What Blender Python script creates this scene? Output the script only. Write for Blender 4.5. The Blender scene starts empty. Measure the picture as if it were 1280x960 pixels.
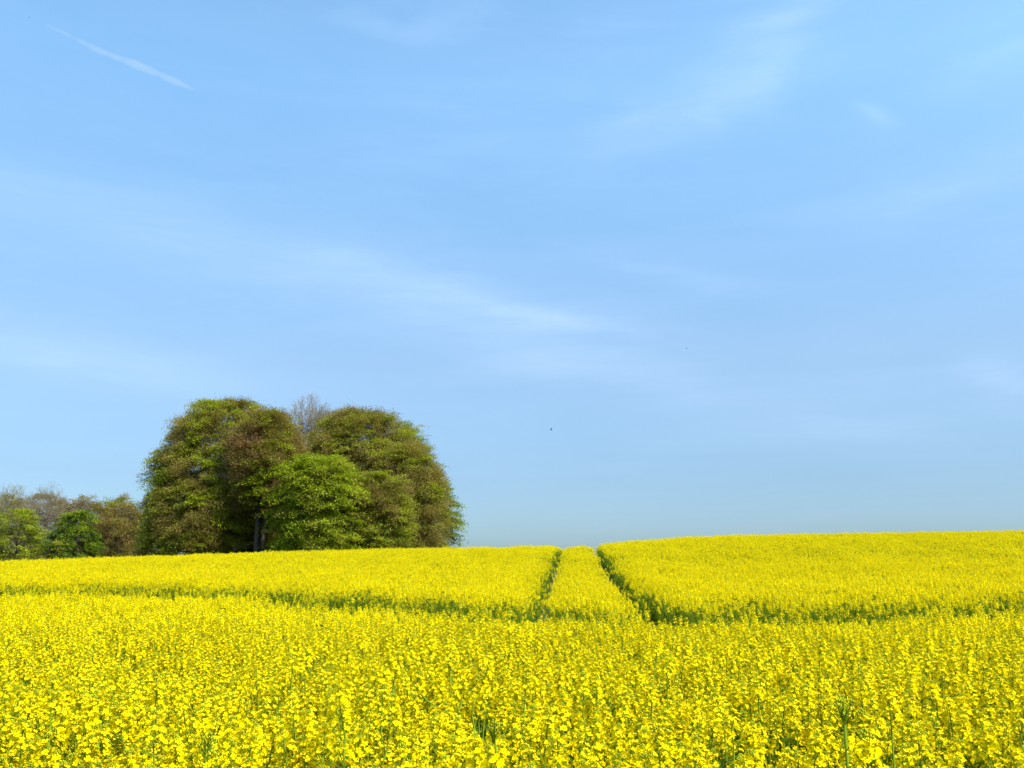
import bpy, math, random
import numpy as np
from mathutils import Matrix, Vector, Euler

# ------------------------------------------------------------------ camera
R = math.radians
scene = bpy.context.scene
F_PX, PITCH, EYE = 1138.0, R(12.0), 1.70
cam_data = bpy.data.cameras.new("camera")
cam_data.sensor_width = 36.0
cam_data.lens = 36.0 * F_PX / 1280.0
cam_data.clip_start = 0.05
cam_data.clip_end = 20000.0
cam = bpy.data.objects.new("camera", cam_data)
cam.location = (0, 0, EYE)
cam.rotation_euler = (R(90) + PITCH, 0, 0)
scene.collection.objects.link(cam)
scene.camera = cam

# ------------------------------------------------------------------ world, sun, exposure
SUN_EL, SUN_AZ = R(53), R(122)          # azimuth clockwise from +Y: right and a little behind
scene.view_settings.view_transform = 'Standard'
scene.view_settings.look = 'None'
scene.view_settings.gamma = 1.0
scene.view_settings.use_curve_mapping = False
scene.view_settings.exposure = 0.9
scene.cycles.max_bounces = 6
scene.cycles.diffuse_bounces = 4
scene.cycles.transmission_bounces = 4
scene.cycles.transparent_max_bounces = 8

sun_data = bpy.data.lights.new("sun", 'SUN')
sun_data.energy = 4.2
sun_data.angle = R(0.53)
sun_data.color = (1.0, 0.955, 0.88)
sun = bpy.data.objects.new("sun", sun_data)
sdir = Vector((math.sin(SUN_AZ) * math.cos(SUN_EL), math.cos(SUN_AZ) * math.cos(SUN_EL), math.sin(SUN_EL)))
sun.rotation_euler = sdir.to_track_quat('Z', 'Y').to_euler()
sun.location = (20, -10, 40)
scene.collection.objects.link(sun)


def look(px, py):
    """unit direction of a photograph pixel (1280x960)"""
    a, b = (px - 640) / F_PX, (480 - py) / F_PX
    d = Vector((a, math.cos(PITCH) - b * math.sin(PITCH), math.sin(PITCH) + b * math.cos(PITCH)))
    return d.normalized()


def at(px, py, Y):
    d = look(px, py)
    return Vector((0, 0, EYE)) + d * (Y / d.y)


def azel(px, py):
    d = look(px, py)
    return math.atan2(d.x, d.y), math.asin(d.z)


world = bpy.data.worlds.new("World")
scene.world = world
world.use_nodes = True
wt = world.node_tree
wt.nodes.clear()


class NT:
    """tiny helper for writing node trees"""
    def __init__(s, tree):
        s.t = tree

    def n(s, kind, **kw):
        nd = s.t.nodes.new(kind)
        for k, v in kw.items():
            setattr(nd, k, v)
        return nd

    def put(s, sock, v):
        if isinstance(v, bpy.types.NodeSocket):
            s.t.links.new(v, sock)
        else:
            sock.default_value = v

    def m(s, op, a, b=0.0, c=0.0, clamp=False):
        nd = s.n('ShaderNodeMath', operation=op, use_clamp=clamp)
        for i, v in enumerate((a, b, c)):
            s.put(nd.inputs[i], v)
        return nd.outputs[0]

    def mix(s, f, a, b, blend='MIX'):
        nd = s.n('ShaderNodeMix', data_type='RGBA', blend_type=blend)
        s.put(nd.inputs[0], f)
        for i, v in ((6, a), (7, b)):
            s.put(nd.inputs[i], v if isinstance(v, bpy.types.NodeSocket) else (*v[:3], 1))
        return nd.outputs[2]


W = NT(wt)
sky = W.n('ShaderNodeTexSky', sky_type='NISHITA', sun_disc=False)
sky.sun_elevation = SUN_EL
sky.sun_rotation = SUN_AZ
sky.altitude = 150
sky.air_density = 1.0
sky.dust_density = 1.6
sky.ozone_density = 1.6
tc = W.n('ShaderNodeTexCoord')
sep = W.n('ShaderNodeSeparateXYZ')
wt.links.new(tc.outputs['Generated'], sep.inputs[0])
AZ = W.m('ARCTAN2', sep.outputs[0], sep.outputs[1])
EL = W.m('ARCSINE', sep.outputs[2])
comb = W.n('ShaderNodeCombineXYZ')
wt.links.new(AZ, comb.inputs[0]); wt.links.new(EL, comb.inputs[1])


def wnoise(scale, rot, sx, sy, detail=5, rough=0.6, dist=0.4):
    mp = W.n('ShaderNodeMapping')
    mp.inputs['Rotation'].default_value = (0, 0, rot)
    mp.inputs['Scale'].default_value = (sx, sy, 1)
    wt.links.new(comb.outputs[0], mp.inputs[0])
    nz = W.n('ShaderNodeTexNoise')
    nz.inputs['Scale'].default_value = scale
    nz.inputs['Detail'].default_value = detail
    nz.inputs['Roughness'].default_value = rough
    nz.inputs['Distortion'].default_value = dist
    wt.links.new(mp.outputs[0], nz.inputs['Vector'])
    return nz.outputs['Fac']


streak = wnoise(3.0, R(12), 1.0, 6.0, 6, 0.62, 0.6)
streak2 = wnoise(5.0, R(-35), 1.0, 5.0, 6, 0.62, 0.5)
warp = W.m('SUBTRACT', wnoise(4.0, 0.3, 1.0, 2.0, 4, 0.6, 0.0), 0.5)
AZW = W.m('ADD', AZ, W.m('MULTIPLY', warp, 0.10))
ELW = W.m('ADD', EL, W.m('MULTIPLY', warp, -0.07))
# cirrus wisps: centre, half length, half width (photograph pixels), slope, strength
wisps = [(690, 393, 120, 10, 9, .34), (560, 365, 200, 18, 12, .30), (640, 425, 200, 32, 14, .44),
         (90, 440, 150, 22, 8, .50), (230, 300, 330, 44, 7, .34), (840, 145, 120, 26, -18, .36),
         (930, 85, 130, 46, -40, .24), (1086, 138, 20, 7, 32, .40), (1250, 470, 34, 18, 20, .35),
         (1050, 505, 150, 34, 4, .22), (560, 20, 60, 22, -20, .30), (1250, 78, 70, 16, -5, .28),
         (1180, 240, 120, 22, -8, .22), (640, 100, 200, 60, -25, .16), (860, 345, 110, 12, 14, .22),
         (480, 40, 60, 10, 5, .22), (1000, 20, 90, 24, -35, .25)]
total = None
for i, (px, py, hl, hw, sl, amp) in enumerate(wisps):
    a0, e0 = azel(px, py)
    ca, sa = math.cos(R(-sl)), math.sin(R(-sl))
    du = W.m('SUBTRACT', AZW, a0)
    dv = W.m('SUBTRACT', ELW, e0)
    u = W.m('ADD', W.m('MULTIPLY', du, ca * F_PX / hl), W.m('MULTIPLY', dv, sa * F_PX / hl))
    v = W.m('ADD', W.m('MULTIPLY', du, -sa * F_PX / hw), W.m('MULTIPLY', dv, ca * F_PX / hw))
    q = W.m('ADD', W.m('MULTIPLY', u, u), W.m('MULTIPLY', v, v))
    g = W.m('MULTIPLY', W.m('EXPONENT', W.m('MULTIPLY', q, -0.7)), amp)
    total = g if total is None else W.m('ADD', total, g)
nmod = W.m('MULTIPLY_ADD', W.m('ADD', streak, streak2), 0.9, -0.25)
cloud = W.m('MULTIPLY', total, W.m('MAXIMUM', nmod, 0.3), clamp=True)
veil = W.m('MULTIPLY', W.m('MAXIMUM', W.m('SUBTRACT', streak, 0.42), 0.0), 0.30)
veil2 = W.m('MULTIPLY', W.m('MAXIMUM', W.m('SUBTRACT', streak2, 0.45), 0.0), 0.2)
cloud = W.m('ADD', cloud, W.m('ADD', veil, veil2), clamp=True)
# colour grade: per-channel gain on the sky, varied by elevation
def ramp(lo, hi):
    return W.m('SMOOTHSTEP' if False else 'MULTIPLY', W.m('SUBTRACT', EL, R(lo)), 1 / R(hi - lo), clamp=True)


gain = W.mix(ramp(1.5, 6), (0.45, 0.60, 0.79), (0.515, 0.63, 0.75))
gain = W.mix(ramp(6, 13), gain, (0.79, 0.88, 0.90))
gain = W.mix(ramp(13, 30), gain, (1.14, 1.48, 1.46))
skyc = W.mix(1.0, sky.outputs[0], gain, 'MULTIPLY')
cloud = W.m('MULTIPLY', cloud, 0.30)
CLOUD_COL = (5.0, 5.9, 7.6)
col = W.mix(cloud, skyc, CLOUD_COL)
bg = W.n('ShaderNodeBackground')
bg.inputs['Strength'].default_value = 0.12
wt.links.new(col, bg.inputs['Color'])
wo = W.n('ShaderNodeOutputWorld')
wt.links.new(bg.outputs[0], wo.inputs['Surface'])


# ------------------------------------------------------------------ helpers
class Acc:
    """collects quads and triangles in numpy and becomes ONE mesh"""
    def __init__(s):
        s.v, s.q, s.t, s.mq, s.mt, s.cq, s.ct, s.n = [], [], [], [], [], [], [], 0

    def add(s, V, Q=None, T=None, mat=0, col=(1, 1, 1)):
        V = np.asarray(V, float).reshape(-1, 3)
        for faces, fl, ml, cl, k in ((Q, s.q, s.mq, s.cq, 4), (T, s.t, s.mt, s.ct, 3)):
            if faces is None or len(faces) == 0:
                continue
            f = np.asarray(faces, np.int64).reshape(-1, k)
            fl.append(f + s.n)
            ml.append(np.full(len(f), mat, np.int32))
            c = np.asarray(col, float)
            cl.append(np.broadcast_to(c, (len(f), 3)) if c.ndim == 1 else c)
        s.v.append(V)
        s.n += len(V)

    def merge(s, o, M=None):
        V = np.concatenate(o.v)
        if M is not None:
            A = np.array(M)
            V = V @ A[:3, :3].T + A[:3, 3]
        for a, b in ((s.q, o.q), (s.t, o.t)):
            a.extend(f + s.n for f in b)
        s.mq += o.mq; s.mt += o.mt; s.cq += o.cq; s.ct += o.ct
        s.v.append(V)
        s.n += len(V)

    def mesh(s, name, mats, tint=False, smooth=False):
        V = np.concatenate(s.v)
        q = np.concatenate(s.q) if s.q else np.zeros((0, 4), int)
        t = np.concatenate(s.t) if s.t else np.zeros((0, 3), int)
        me = bpy.data.meshes.new(name)
        me.vertices.add(len(V))
        me.vertices.foreach_set('co', V.astype(np.float32).ravel())
        nl = len(q) * 4 + len(t) * 3
        me.loops.add(nl)
        me.loops.foreach_set('vertex_index', np.concatenate([q.ravel(), t.ravel()]).astype(np.int32))
        nf = len(q) + len(t)
        me.polygons.add(nf)
        st = np.concatenate([np.arange(len(q)) * 4, len(q) * 4 + np.arange(len(t)) * 3]).astype(np.int32)
        me.polygons.foreach_set('loop_start', st)
        me.polygons.foreach_set('loop_total', np.concatenate([np.full(len(q), 4), np.full(len(t), 3)]).astype(np.int32))
        me.polygons.foreach_set('material_index', np.concatenate(s.mq + s.mt).astype(np.int32))
        for m in mats:
            me.materials.append(m)
        if smooth:
            me.polygons.foreach_set('use_smooth', np.ones(nf, bool))
        me.update(calc_edges=True)
        if tint:
            at_ = me.attributes.new('tint', 'FLOAT_COLOR', 'FACE')
            c = np.ones((nf, 4), np.float32)
            c[:, :3] = np.concatenate(s.cq + s.ct)
            at_.data.foreach_set('color', c.ravel())
        return me


def link(name, me, parent=None):
    o = bpy.data.objects.new(name, me)
    scene.collection.objects.link(o)
    if parent is not None:
        o.parent = parent
    return o


def tag(o, label=None, cat=None, group=None, kind=None):
    for k, v in (('label', label), ('category', cat), ('group', group), ('kind', kind)):
        if v:
            o[k] = v
    return o


def frames(D):
    """two unit vectors perpendicular to each row of D"""
    D = D / np.maximum(np.linalg.norm(D, axis=-1, keepdims=True), 1e-9)
    ref = np.where(np.abs(D[..., 2:3]) < 0.9, np.array([0, 0, 1.0]), np.array([1.0, 0, 0]))
    A = np.cross(D, ref)
    A /= np.linalg.norm(A, axis=-1, keepdims=True)
    return A, np.cross(D, A)


def tube(acc, pts, rad, sides=5, mat=0, col=(1, 1, 1), cap=True):
    P = np.asarray(pts, float)
    rad = np.asarray(rad, float)
    D = np.gradient(P, axis=0)
    A, B = frames(D)
    for k in range(1, len(P)):                    # keep the rings from twisting
        if np.dot(A[k], A[k - 1]) < 0.5:
            a = A[k - 1] - D[k] * np.dot(A[k - 1], D[k]) / np.dot(D[k], D[k])
            A[k] = a / np.linalg.norm(a)
            B[k] = np.cross(D[k] / np.linalg.norm(D[k]), A[k])
    th = np.linspace(0, 2 * math.pi, sides, endpoint=False)
    V = P[:, None] + rad[:, None, None] * (np.cos(th)[None, :, None] * A[:, None] + np.sin(th)[None, :, None] * B[:, None])
    k, i = np.meshgrid(np.arange(len(P) - 1), np.arange(sides), indexing='ij')
    j = (i + 1) % sides
    Q = np.stack([k * sides + i, k * sides + j, (k + 1) * sides + j, (k + 1) * sides + i], -1).reshape(-1, 4)
    V = V.reshape(-1, 3)
    T = None
    if cap:
        V = np.vstack([V, P[-1] + (P[-1] - P[-2]) * 0.02])
        n = len(V) - 1
        b = (len(P) - 1) * sides
        T = [(b + a, b + (a + 1) % sides, n) for a in range(sides)]
    acc.add(V, Q, T, mat, col)


def segs(acc, P0, P1, R0, R1, sides=3, mat=0, col=(1, 1, 1)):
    """many straight tapered twigs at once"""
    P0, P1 = np.asarray(P0), np.asarray(P1)
    n = len(P0)
    if n == 0:
        return
    A, B = frames(P1 - P0)
    th = np.linspace(0, 2 * math.pi, sides, endpoint=False)
    ring = np.cos(th)[None, :, None] * A[:, None] + np.sin(th)[None, :, None] * B[:, None]
    R0 = np.broadcast_to(R0, (n,)); R1 = np.broadcast_to(R1, (n,))
    V = np.concatenate([P0[:, None] + ring * R0[:, None, None], P1[:, None] + ring * R1[:, None, None]], 1)
    i = np.arange(sides); j = (i + 1) % sides
    f = np.stack([i, j, sides + j, sides + i], -1)
    Q = (np.arange(n)[:, None, None] * 2 * sides + f[None]).reshape(-1, 4)
    c = np.asarray(col, float)
    if c.ndim == 2:
        c = np.repeat(c, sides, 0)
    acc.add(V.reshape(-1, 3), Q, None, mat, c)


def blades(acc, C, U, N, L, Wd, col, mat=0, fold=0.0):
    """many lozenge leaves: centre, long direction, normal, length, width"""
    U = U / np.linalg.norm(U, axis=1, keepdims=True)
    S = np.cross(N, U)
    S /= np.maximum(np.linalg.norm(S, axis=1, keepdims=True), 1e-9)
    L = np.broadcast_to(L, (len(C),))[:, None]; Wd = np.broadcast_to(Wd, (len(C),))[:, None]
    Nn = np.cross(U, S)
    V = np.stack([C - U * L / 2, C + S * Wd / 2 + Nn * fold * Wd, C + U * L / 2, C - S * Wd / 2 + Nn * fold * Wd], 1)
    Q = np.arange(len(C) * 4).reshape(-1, 4)
    acc.add(V.reshape(-1, 3), Q, None, mat, col)


class Noise:
    """smooth 3D noise out of random sine waves, about -1..1"""
    def __init__(s, seed, scale, n=14):
        r = np.random.default_rng(seed)
        K = r.normal(size=(n, 3))
        s.K = K / np.linalg.norm(K, axis=1, keepdims=True) * r.uniform(0.5, 1.9, (n, 1)) * 2 * math.pi / scale
        s.p = r.uniform(0, 2 * math.pi, n)
        s.n = n

    def __call__(s, P):
        return np.sin(np.asarray(P) @ s.K.T + s.p).sum(-1) / math.sqrt(s.n) * 0.8


# ------------------------------------------------------------------ materials
def new_mat(name):
    m = bpy.data.materials.new(name)
    m.use_nodes = True
    m.node_tree.nodes.clear()
    return m, NT(m.node_tree)


def leafy(name, base, trans, tmix=0.35, rough=0.55, tint=False, var=0.12, spec=0.25, pscale=0.0, pvar=0.2):
    """diffuse plus light coming through the blade"""
    m, T = new_mat(name)
    oi = T.n('ShaderNodeObjectInfo')
    c = base
    tr = trans
    if tint:
        a = T.n('ShaderNodeAttribute', attribute_name='tint')
        c = T.mix(1.0, a.outputs['Color'], base, 'MULTIPLY')
        tr = T.mix(1.0, a.outputs['Color'], trans, 'MULTIPLY')
    val = T.m('MULTIPLY_ADD', oi.outputs['Random'], 2 * var, 1 - var)
    if pscale:
        g = T.n('ShaderNodeNewGeometry')
        nz = T.n('ShaderNodeTexNoise')
        nz.inputs['Scale'].default_value = pscale
        nz.inputs['Detail'].default_value = 3
        m.node_tree.links.new(g.outputs['Position'], nz.inputs['Vector'])
        val = T.m('MULTIPLY', val, T.m('MULTIPLY_ADD', nz.outputs['Fac'], 2 * pvar, 1 - pvar))
    hs = []
    for cc in (c, tr):
        h = T.n('ShaderNodeHueSaturation')
        T.put(h.inputs['Value'], val)
        if isinstance(cc, bpy.types.NodeSocket):
            T.put(h.inputs['Color'], cc)
        else:
            h.inputs['Color'].default_value = (*cc, 1)
        hs.append(h.outputs[0])
    p = T.n('ShaderNodeBsdfPrincipled')
    T.put(p.inputs['Base Color'], hs[0])
    p.inputs['Roughness'].default_value = rough
    p.inputs['Specular IOR Level'].default_value = spec
    t = T.n('ShaderNodeBsdfTranslucent')
    T.put(t.inputs['Color'], hs[1])
    mx = T.n('ShaderNodeMixShader')
    mx.inputs[0].default_value = tmix
    T.t.links.new(p.outputs[0], mx.inputs[1]); T.t.links.new(t.outputs[0], mx.inputs[2])
    o = T.n('ShaderNodeOutputMaterial')
    T.t.links.new(mx.outputs[0], o.inputs[0])
    return m


def bark(name, c0, c1, scale=3.0):
    m, T = new_mat(name)
    g = T.n('ShaderNodeNewGeometry')
    nz = T.n('ShaderNodeTexNoise')
    nz.inputs['Scale'].default_value = scale
    nz.inputs['Detail'].default_value = 5
    T.t.links.new(g.outputs['Position'], nz.inputs['Vector'])
    p = T.n('ShaderNodeBsdfPrincipled')
    T.put(p.inputs['Base Color'], T.mix(nz.outputs['Fac'], c0, c1))
    p.inputs['Roughness'].default_value = 0.85
    o = T.n('ShaderNodeOutputMaterial')
    T.t.links.new(p.outputs[0], o.inputs[0])
    return m


M_PETAL = leafy('rape_petal', (0.83, 0.66, 0.0012), (0.83, 0.645, 0.001), 0.36, 0.7, var=0.12, spec=0.03, pscale=0.35, pvar=0.10)
M_BUD = leafy('rape_bud', (0.38, 0.42, 0.015), (0.38, 0.45, 0.01), 0.25, 0.6, spec=0.06)
M_STEM = leafy('rape_stem', (0.18, 0.25, 0.012), (0.18, 0.26, 0.01), 0.15, 0.7, spec=0.04)
M_RLEAF = leafy('rape_leaf', (0.095, 0.145, 0.015), (0.15, 0.24, 0.01), 0.25, 0.65, spec=0.06)
RAPE = [M_PETAL, M_BUD, M_STEM, M_RLEAF]
M_LEAF = leafy('tree_foliage', (1, 1, 1), (1.3, 1.3, 0.6), 0.38, 0.6, tint=True, var=0.0, spec=0.2)
M_BARK = bark('tree_bark', (0.045, 0.036, 0.022), (0.10, 0.08, 0.05), 2.0)
M_TWIG = bark('bare_twig_bark', (0.16, 0.125, 0.075), (0.25, 0.20, 0.13), 1.0)

# ------------------------------------------------------------------ terrain
_yt = np.arange(-20, 400, 0.5)
_sy = np.interp(_yt, [0, 11.5, 13, 15, 18, 22, 26, 32, 40, 48, 54, 60, 75, 130, 400],
                [0, 0, .045, .09, .125, .19, .30, .49, .77, 1.0, 1.09, 1.11, 1.12, 1.3, 1.3])
_k = np.ones(7) / 7
_sy = np.convolve(np.pad(_sy, 3, 'edge'), _k, 'valid')
_xt = np.arange(-160, 160, 1.0)
_cx = np.interp(_xt, [-160, -60, -28, -15, -6, 0, 5, 11, 28, 60, 160],
                [.3, .7, 1.33, 1.77, 2.03, 2.08, 2.28, 2.70, 2.95, 3.1, 3.3])
_cx = _cx - 0.13
_cx = np.convolve(np.pad(_cx, 2, 'edge'), np.ones(5) / 5, 'valid')


def ground_z(X, Y):
    X, Y = np.asarray(X, float), np.asarray(Y, float)
    return np.interp(X, _xt, _cx) * np.interp(Y, _yt, _sy)


def grid_mesh(xs, ys):
    X, Y = np.meshgrid(xs, ys)
    V = np.stack([X, Y, ground_z(X, Y)], -1).reshape(-1, 3)
    nx = len(xs)
    j, i = np.meshgrid(np.arange(len(ys) - 1), np.arange(nx - 1), indexing='ij')
    a = j * nx + i
    return V, np.stack([a, a + 1, a + nx + 1, a + nx], -1).reshape(-1, 4)


xs = np.concatenate([[-4000, -1500, -600, -300], np.arange(-160, -40, 4.), np.arange(-40, 40, 1.), np.arange(40, 161, 4.), [300, 600, 1500, 4000]])
ys = np.concatenate([[-4000, -600, -100, -30], np.arange(-15, 80, 1.), np.arange(80, 260, 6.), [300, 400, 800, 2000, 6000]])
acc = Acc()
V, Q = grid_mesh(xs, ys)
acc.add(V, Q)
mg, T = new_mat('field_soil')
g = T.n('ShaderNodeNewGeometry')
n1 = T.n('ShaderNodeTexNoise'); n1.inputs['Scale'].default_value = 6.0; n1.inputs['Detail'].default_value = 8
n2 = T.n('ShaderNodeTexNoise'); n2.inputs['Scale'].default_value = 0.5; n2.inputs['Detail'].default_value = 4
for nn in (n1, n2):
    T.t.links.new(g.outputs['Position'], nn.inputs['Vector'])
c = T.mix(n1.outputs['Fac'], (0.03, 0.03, 0.012), (0.065, 0.06, 0.028))
c = T.mix(T.m('MULTIPLY_ADD', n2.outputs['Fac'], 2.2, -0.7, clamp=True), c, (0.05, 0.08, 0.02))
p = T.n('ShaderNodeBsdfPrincipled'); p.inputs['Roughness'].default_value = 0.95
T.put(p.inputs['Base Color'], c)
bp = T.n('ShaderNodeBump'); bp.inputs['Strength'].default_value = 0.6; bp.inputs['Distance'].default_value = 0.05
T.t.links.new(n1.outputs['Fac'], bp.inputs['Height']); T.t.links.new(bp.outputs[0], p.inputs['Normal'])
o_ = T.n('ShaderNodeOutputMaterial'); T.t.links.new(p.outputs[0], o_.inputs[0])
tag(link('ground', acc.mesh('ground', [mg], smooth=True)), kind='structure')


# ------------------------------------------------------------------ trees
def tree_root(name, px, Y, label, cat, group):
    x = (px - 640) / F_PX * (Y * math.cos(PITCH) + 0)     # refined below by at()
    P = at(px, 690, Y)
    o = bpy.data.objects.new(name, None)
    o.empty_display_size = 1
    o.location = (P.x, Y, float(ground_z(P.x, Y)) - 0.05)
    scene.collection.objects.link(o)
    return tag(o, label, cat, group)


def limb_curve(p0, p1, rng, rise, k=7, wob=0.06):
    """from the trunk out to a crown point, first rising then levelling"""
    p0, p1 = np.array(p0, float), np.array(p1, float)
    L = np.linalg.norm(p1 - p0)
    c = p0 * 0.5 + p1 * 0.5 + np.array([0, 0, rise * L]) + rng.normal(size=3) * wob * L
    t = np.linspace(0, 1, k)[:, None]
    return (1 - t) ** 2 * p0 + 2 * t * (1 - t) * c + t ** 2 * p1


PAL = {  # leaf colours: reflectances
    'fresh': (0.225, 0.275, 0.010), 'lime': (0.27, 0.31, 0.012), 'olive': (0.225, 0.23, 0.022),
    'brown': (0.225, 0.175, 0.040), 'rust': (0.23, 0.135, 0.052), 'deep': (0.10, 0.155, 0.010),
    'grey': (0.25, 0.20, 0.13),
}


def leafy_tree(name, px, top, rpx, Y, palette, label, cat='tree', group=None, base=0.12, widest=0.38,
               seed=1, n_spray=700, leaves=60, leaf=0.19, spray=1.25, flat=0.13, droop=0.36, low=0.8, trunks=1,
               fill=0.55, lumps=0.16, lump_scale=7.0):
    """tapered trunk(s) with limbs; branches run to flat sprays of leaves spread through the crown's volume"""
    rng = np.random.default_rng(seed)
    n_spray = int(n_spray * 1.4)
    root = tree_root(name, px, Y, label, cat, group)
    H = at(px, top, Y).z - root.location.z
    Rr = rpx / F_PX * Y - spray * .5
    H -= spray * .25
    zb, zw = base * H, widest * H
    nz = Noise(seed + 50, lump_scale)
    nc = Noise(seed + 90, 6.5)
    nc2 = Noise(seed + 91, 2.4)

    def radius(z):
        z = np.asarray(z, float)
        up = np.sqrt(np.clip(1 - np.clip((z - zw) / (H - zw), 0, 1) ** 2.2, 0, 1))
        dn = low + (1 - low) * np.clip((z - zb) / max(zw - zb, .01), 0, 1) ** 0.6
        return Rr * np.where(z > zw, up, dn)
    # trunk
    tr = Acc()
    stems = []
    for k in range(trunks):
        a = rng.uniform(0, 6.28)
        off = 0.0 if trunks == 1 else rng.uniform(.5, 1.2)
        b0 = np.array([math.cos(a) * off, math.sin(a) * off, 0])
        lean = rng.normal(size=2) * 0.05 * H
        zz = np.linspace(0, H * 0.86, 10)
        P = np.stack([b0[0] + lean[0] * (zz / H) ** 1.4 + np.sin(zz * .5 + a) * .1,
                      b0[1] + lean[1] * (zz / H) ** 1.4 + np.cos(zz * .4 + a) * .1, zz], 1)
        r0 = 0.026 * H / (1 if trunks == 1 else 1.35)
        rr = r0 * (1 - 0.93 * (zz / zz[-1]) ** 0.9)
        rr[0] *= 1.45
        tube(tr, P, rr, 9)
        stems.append((P, rr))
    # limbs
    nodes, nrad = [], []
    nl = 16 + int(H / 2)
    for k in range(nl):
        P, rr = stems[k % trunks]
        h0 = zb * 0.9 + (H * 0.72 - zb) * (k / nl) ** 0.9
        p0 = np.array([np.interp(h0, P[:, 2], P[:, 0]), np.interp(h0, P[:, 2], P[:, 1]), h0])
        r0 = np.interp(h0, P[:, 2], rr) * 0.55
        a = k * 2.4 + rng.uniform(-.4, .4)
        z1 = min(h0 + H * rng.uniform(0.10, 0.26), H * 0.93)
        rad = float(radius(z1)) * rng.uniform(.72, .9)
        p1 = np.array([math.cos(a) * rad, math.sin(a) * rad, z1])
        C = limb_curve(p0, p1, rng, 0.10 if z1 > zw else 0.18)
        rl = np.linspace(r0, 0.03, len(C))
        tube(tr, C, rl, 6)
        nodes.append(C[1:]); nrad.append(rl[1:])
    for P, rr in stems:
        nodes.append(P[3:]); nrad.append(rr[3:])
    nodes = np.concatenate(nodes); nrad = np.concatenate(nrad)
    # foliage hangs in boughs: flattened masses with shaded hollows between them
    def shell(m, f0, f1):
        z = zb + (H - zb) * rng.uniform(0, 1, m * 3) ** 0.85
        r = radius(z)
        k = rng.uniform(0, Rr, len(z)) < r + .12 * Rr
        z, r = z[k][:m], r[k][:m]
        a = rng.uniform(0, 2 * math.pi, len(z))
        q = f1 - (f1 - f0) * rng.uniform(0, 1, len(z)) ** 1.5
        return np.stack([np.cos(a) * r * q, np.sin(a) * r * q, z], 1)
    nb = max(16, n_spray // 14)
    cand = shell(nb * 6, .70, .93)
    pick = [0]
    dd = ((cand - cand[0]) ** 2).sum(1)
    while len(pick) < min(nb, len(cand)):            # spread the boughs out, not quite evenly
        k = int(np.argmax(dd * rng.uniform(.3, 1, len(dd))))
        pick.append(k)
        dd = np.minimum(dd, ((cand - cand[k]) ** 2).sum(1))
    boughs = cand[pick]
    bs = rng.uniform(.75, 1.35, len(boughs)) * 1.15 * math.sqrt(Rr * (H - zb) * 6 / nb) * .42
    m1 = int(n_spray * .74)
    bi = rng.integers(0, len(boughs), m1)
    gx = np.clip(rng.normal(size=(m1, 3)), -1.7, 1.7) * bs[bi][:, None] * np.array([.8, .8, .46])
    gx[:, 2] -= .16 * (gx[:, 0] ** 2 + gx[:, 1] ** 2) / bs[bi]
    C = np.concatenate([boughs[bi] + gx, shell(n_spray - m1, fill * .6, .86)])
    C[:, 2] = np.maximum(C[:, 2], zb * .8)
    n = len(C)
    th = np.arctan2(C[:, 1], C[:, 0])
    zz = C[:, 2].copy()
    lump = 1 + lumps * nz(C)
    C[:, :2] *= lump[:, None]
    C[:, 2] = np.where(C[:, 2] > zw, zw + (C[:, 2] - zw) * (0.5 + 0.5 * lump), C[:, 2])
    # no bough pokes far out of the wind-clipped dome
    C[:, 2] = np.minimum(C[:, 2], H * .985)
    rc_ = np.hypot(C[:, 0], C[:, 1])
    lim = np.maximum(radius(C[:, 2]), .8) * (.94 + .08 * nz(C * 1.7)) + .25
    C[:, :2] *= np.where(rc_ > lim, (lim + .3 * (rc_ - lim)) / np.maximum(rc_, .01), 1)[:, None]
    # branches to each spray from the nearest limb node
    d2 = ((C[:, None] - nodes[None]) ** 2).sum(-1) + 3.0 * np.maximum(nodes[None, :, 2] - C[:, None, 2], 0) ** 2
    ni = d2.argmin(1)
    A = nodes[ni]
    Mid = (A + C) / 2 + np.array([0, 0, 0.12]) * np.linalg.norm(C - A, axis=1, keepdims=True) + rng.normal(size=C.shape) * .15
    br = tr
    r0 = np.minimum(nrad[ni] * .7, 0.05 + 0.008 * np.linalg.norm(C - A, axis=1))
    segs(br, A, Mid, r0, r0 * .6, 4)
    segs(br, Mid, C, r0 * .6, r0 * .25, 3)
    link('trunk', tr.mesh('trunk', [M_BARK], smooth=True), root)
    # foliage
    out = np.stack([np.cos(th), np.sin(th), np.zeros(n)], 1)
    side = np.cross(np.array([0, 0, 1.0]), out)
    tilt = -droop * rng.uniform(.3, 1.3, n) * np.where(zz > H * .8, -0.6, 1)
    e1 = out + np.array([0, 0, 1.0]) * tilt[:, None]
    e1 /= np.linalg.norm(e1, axis=1, keepdims=True)
    e3 = np.cross(e1, side)
    S = spray * rng.uniform(.6, 1.3, n)
    cols, wts = zip(*[(PAL[k], w) for k, w in palette])
    cols, wts = np.array(cols), np.array(wts, float)
    key = nc(C) * .55 + nc2(C) * .35 + rng.normal(size=n) * .2
    rank = np.argsort(np.argsort(key)) / n
    edges = np.cumsum(wts / wts.sum())
    ci = np.searchsorted(edges, rank, side='right').clip(0, len(cols) - 1)
    names = [k for k, _ in palette]
    twiggy = np.array([names[i] in ('brown', 'rust', 'grey') for i in ci])
    colS = cols[ci] * rng.uniform(.82, 1.18, (n, 1))
    acc = Acc()
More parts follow.
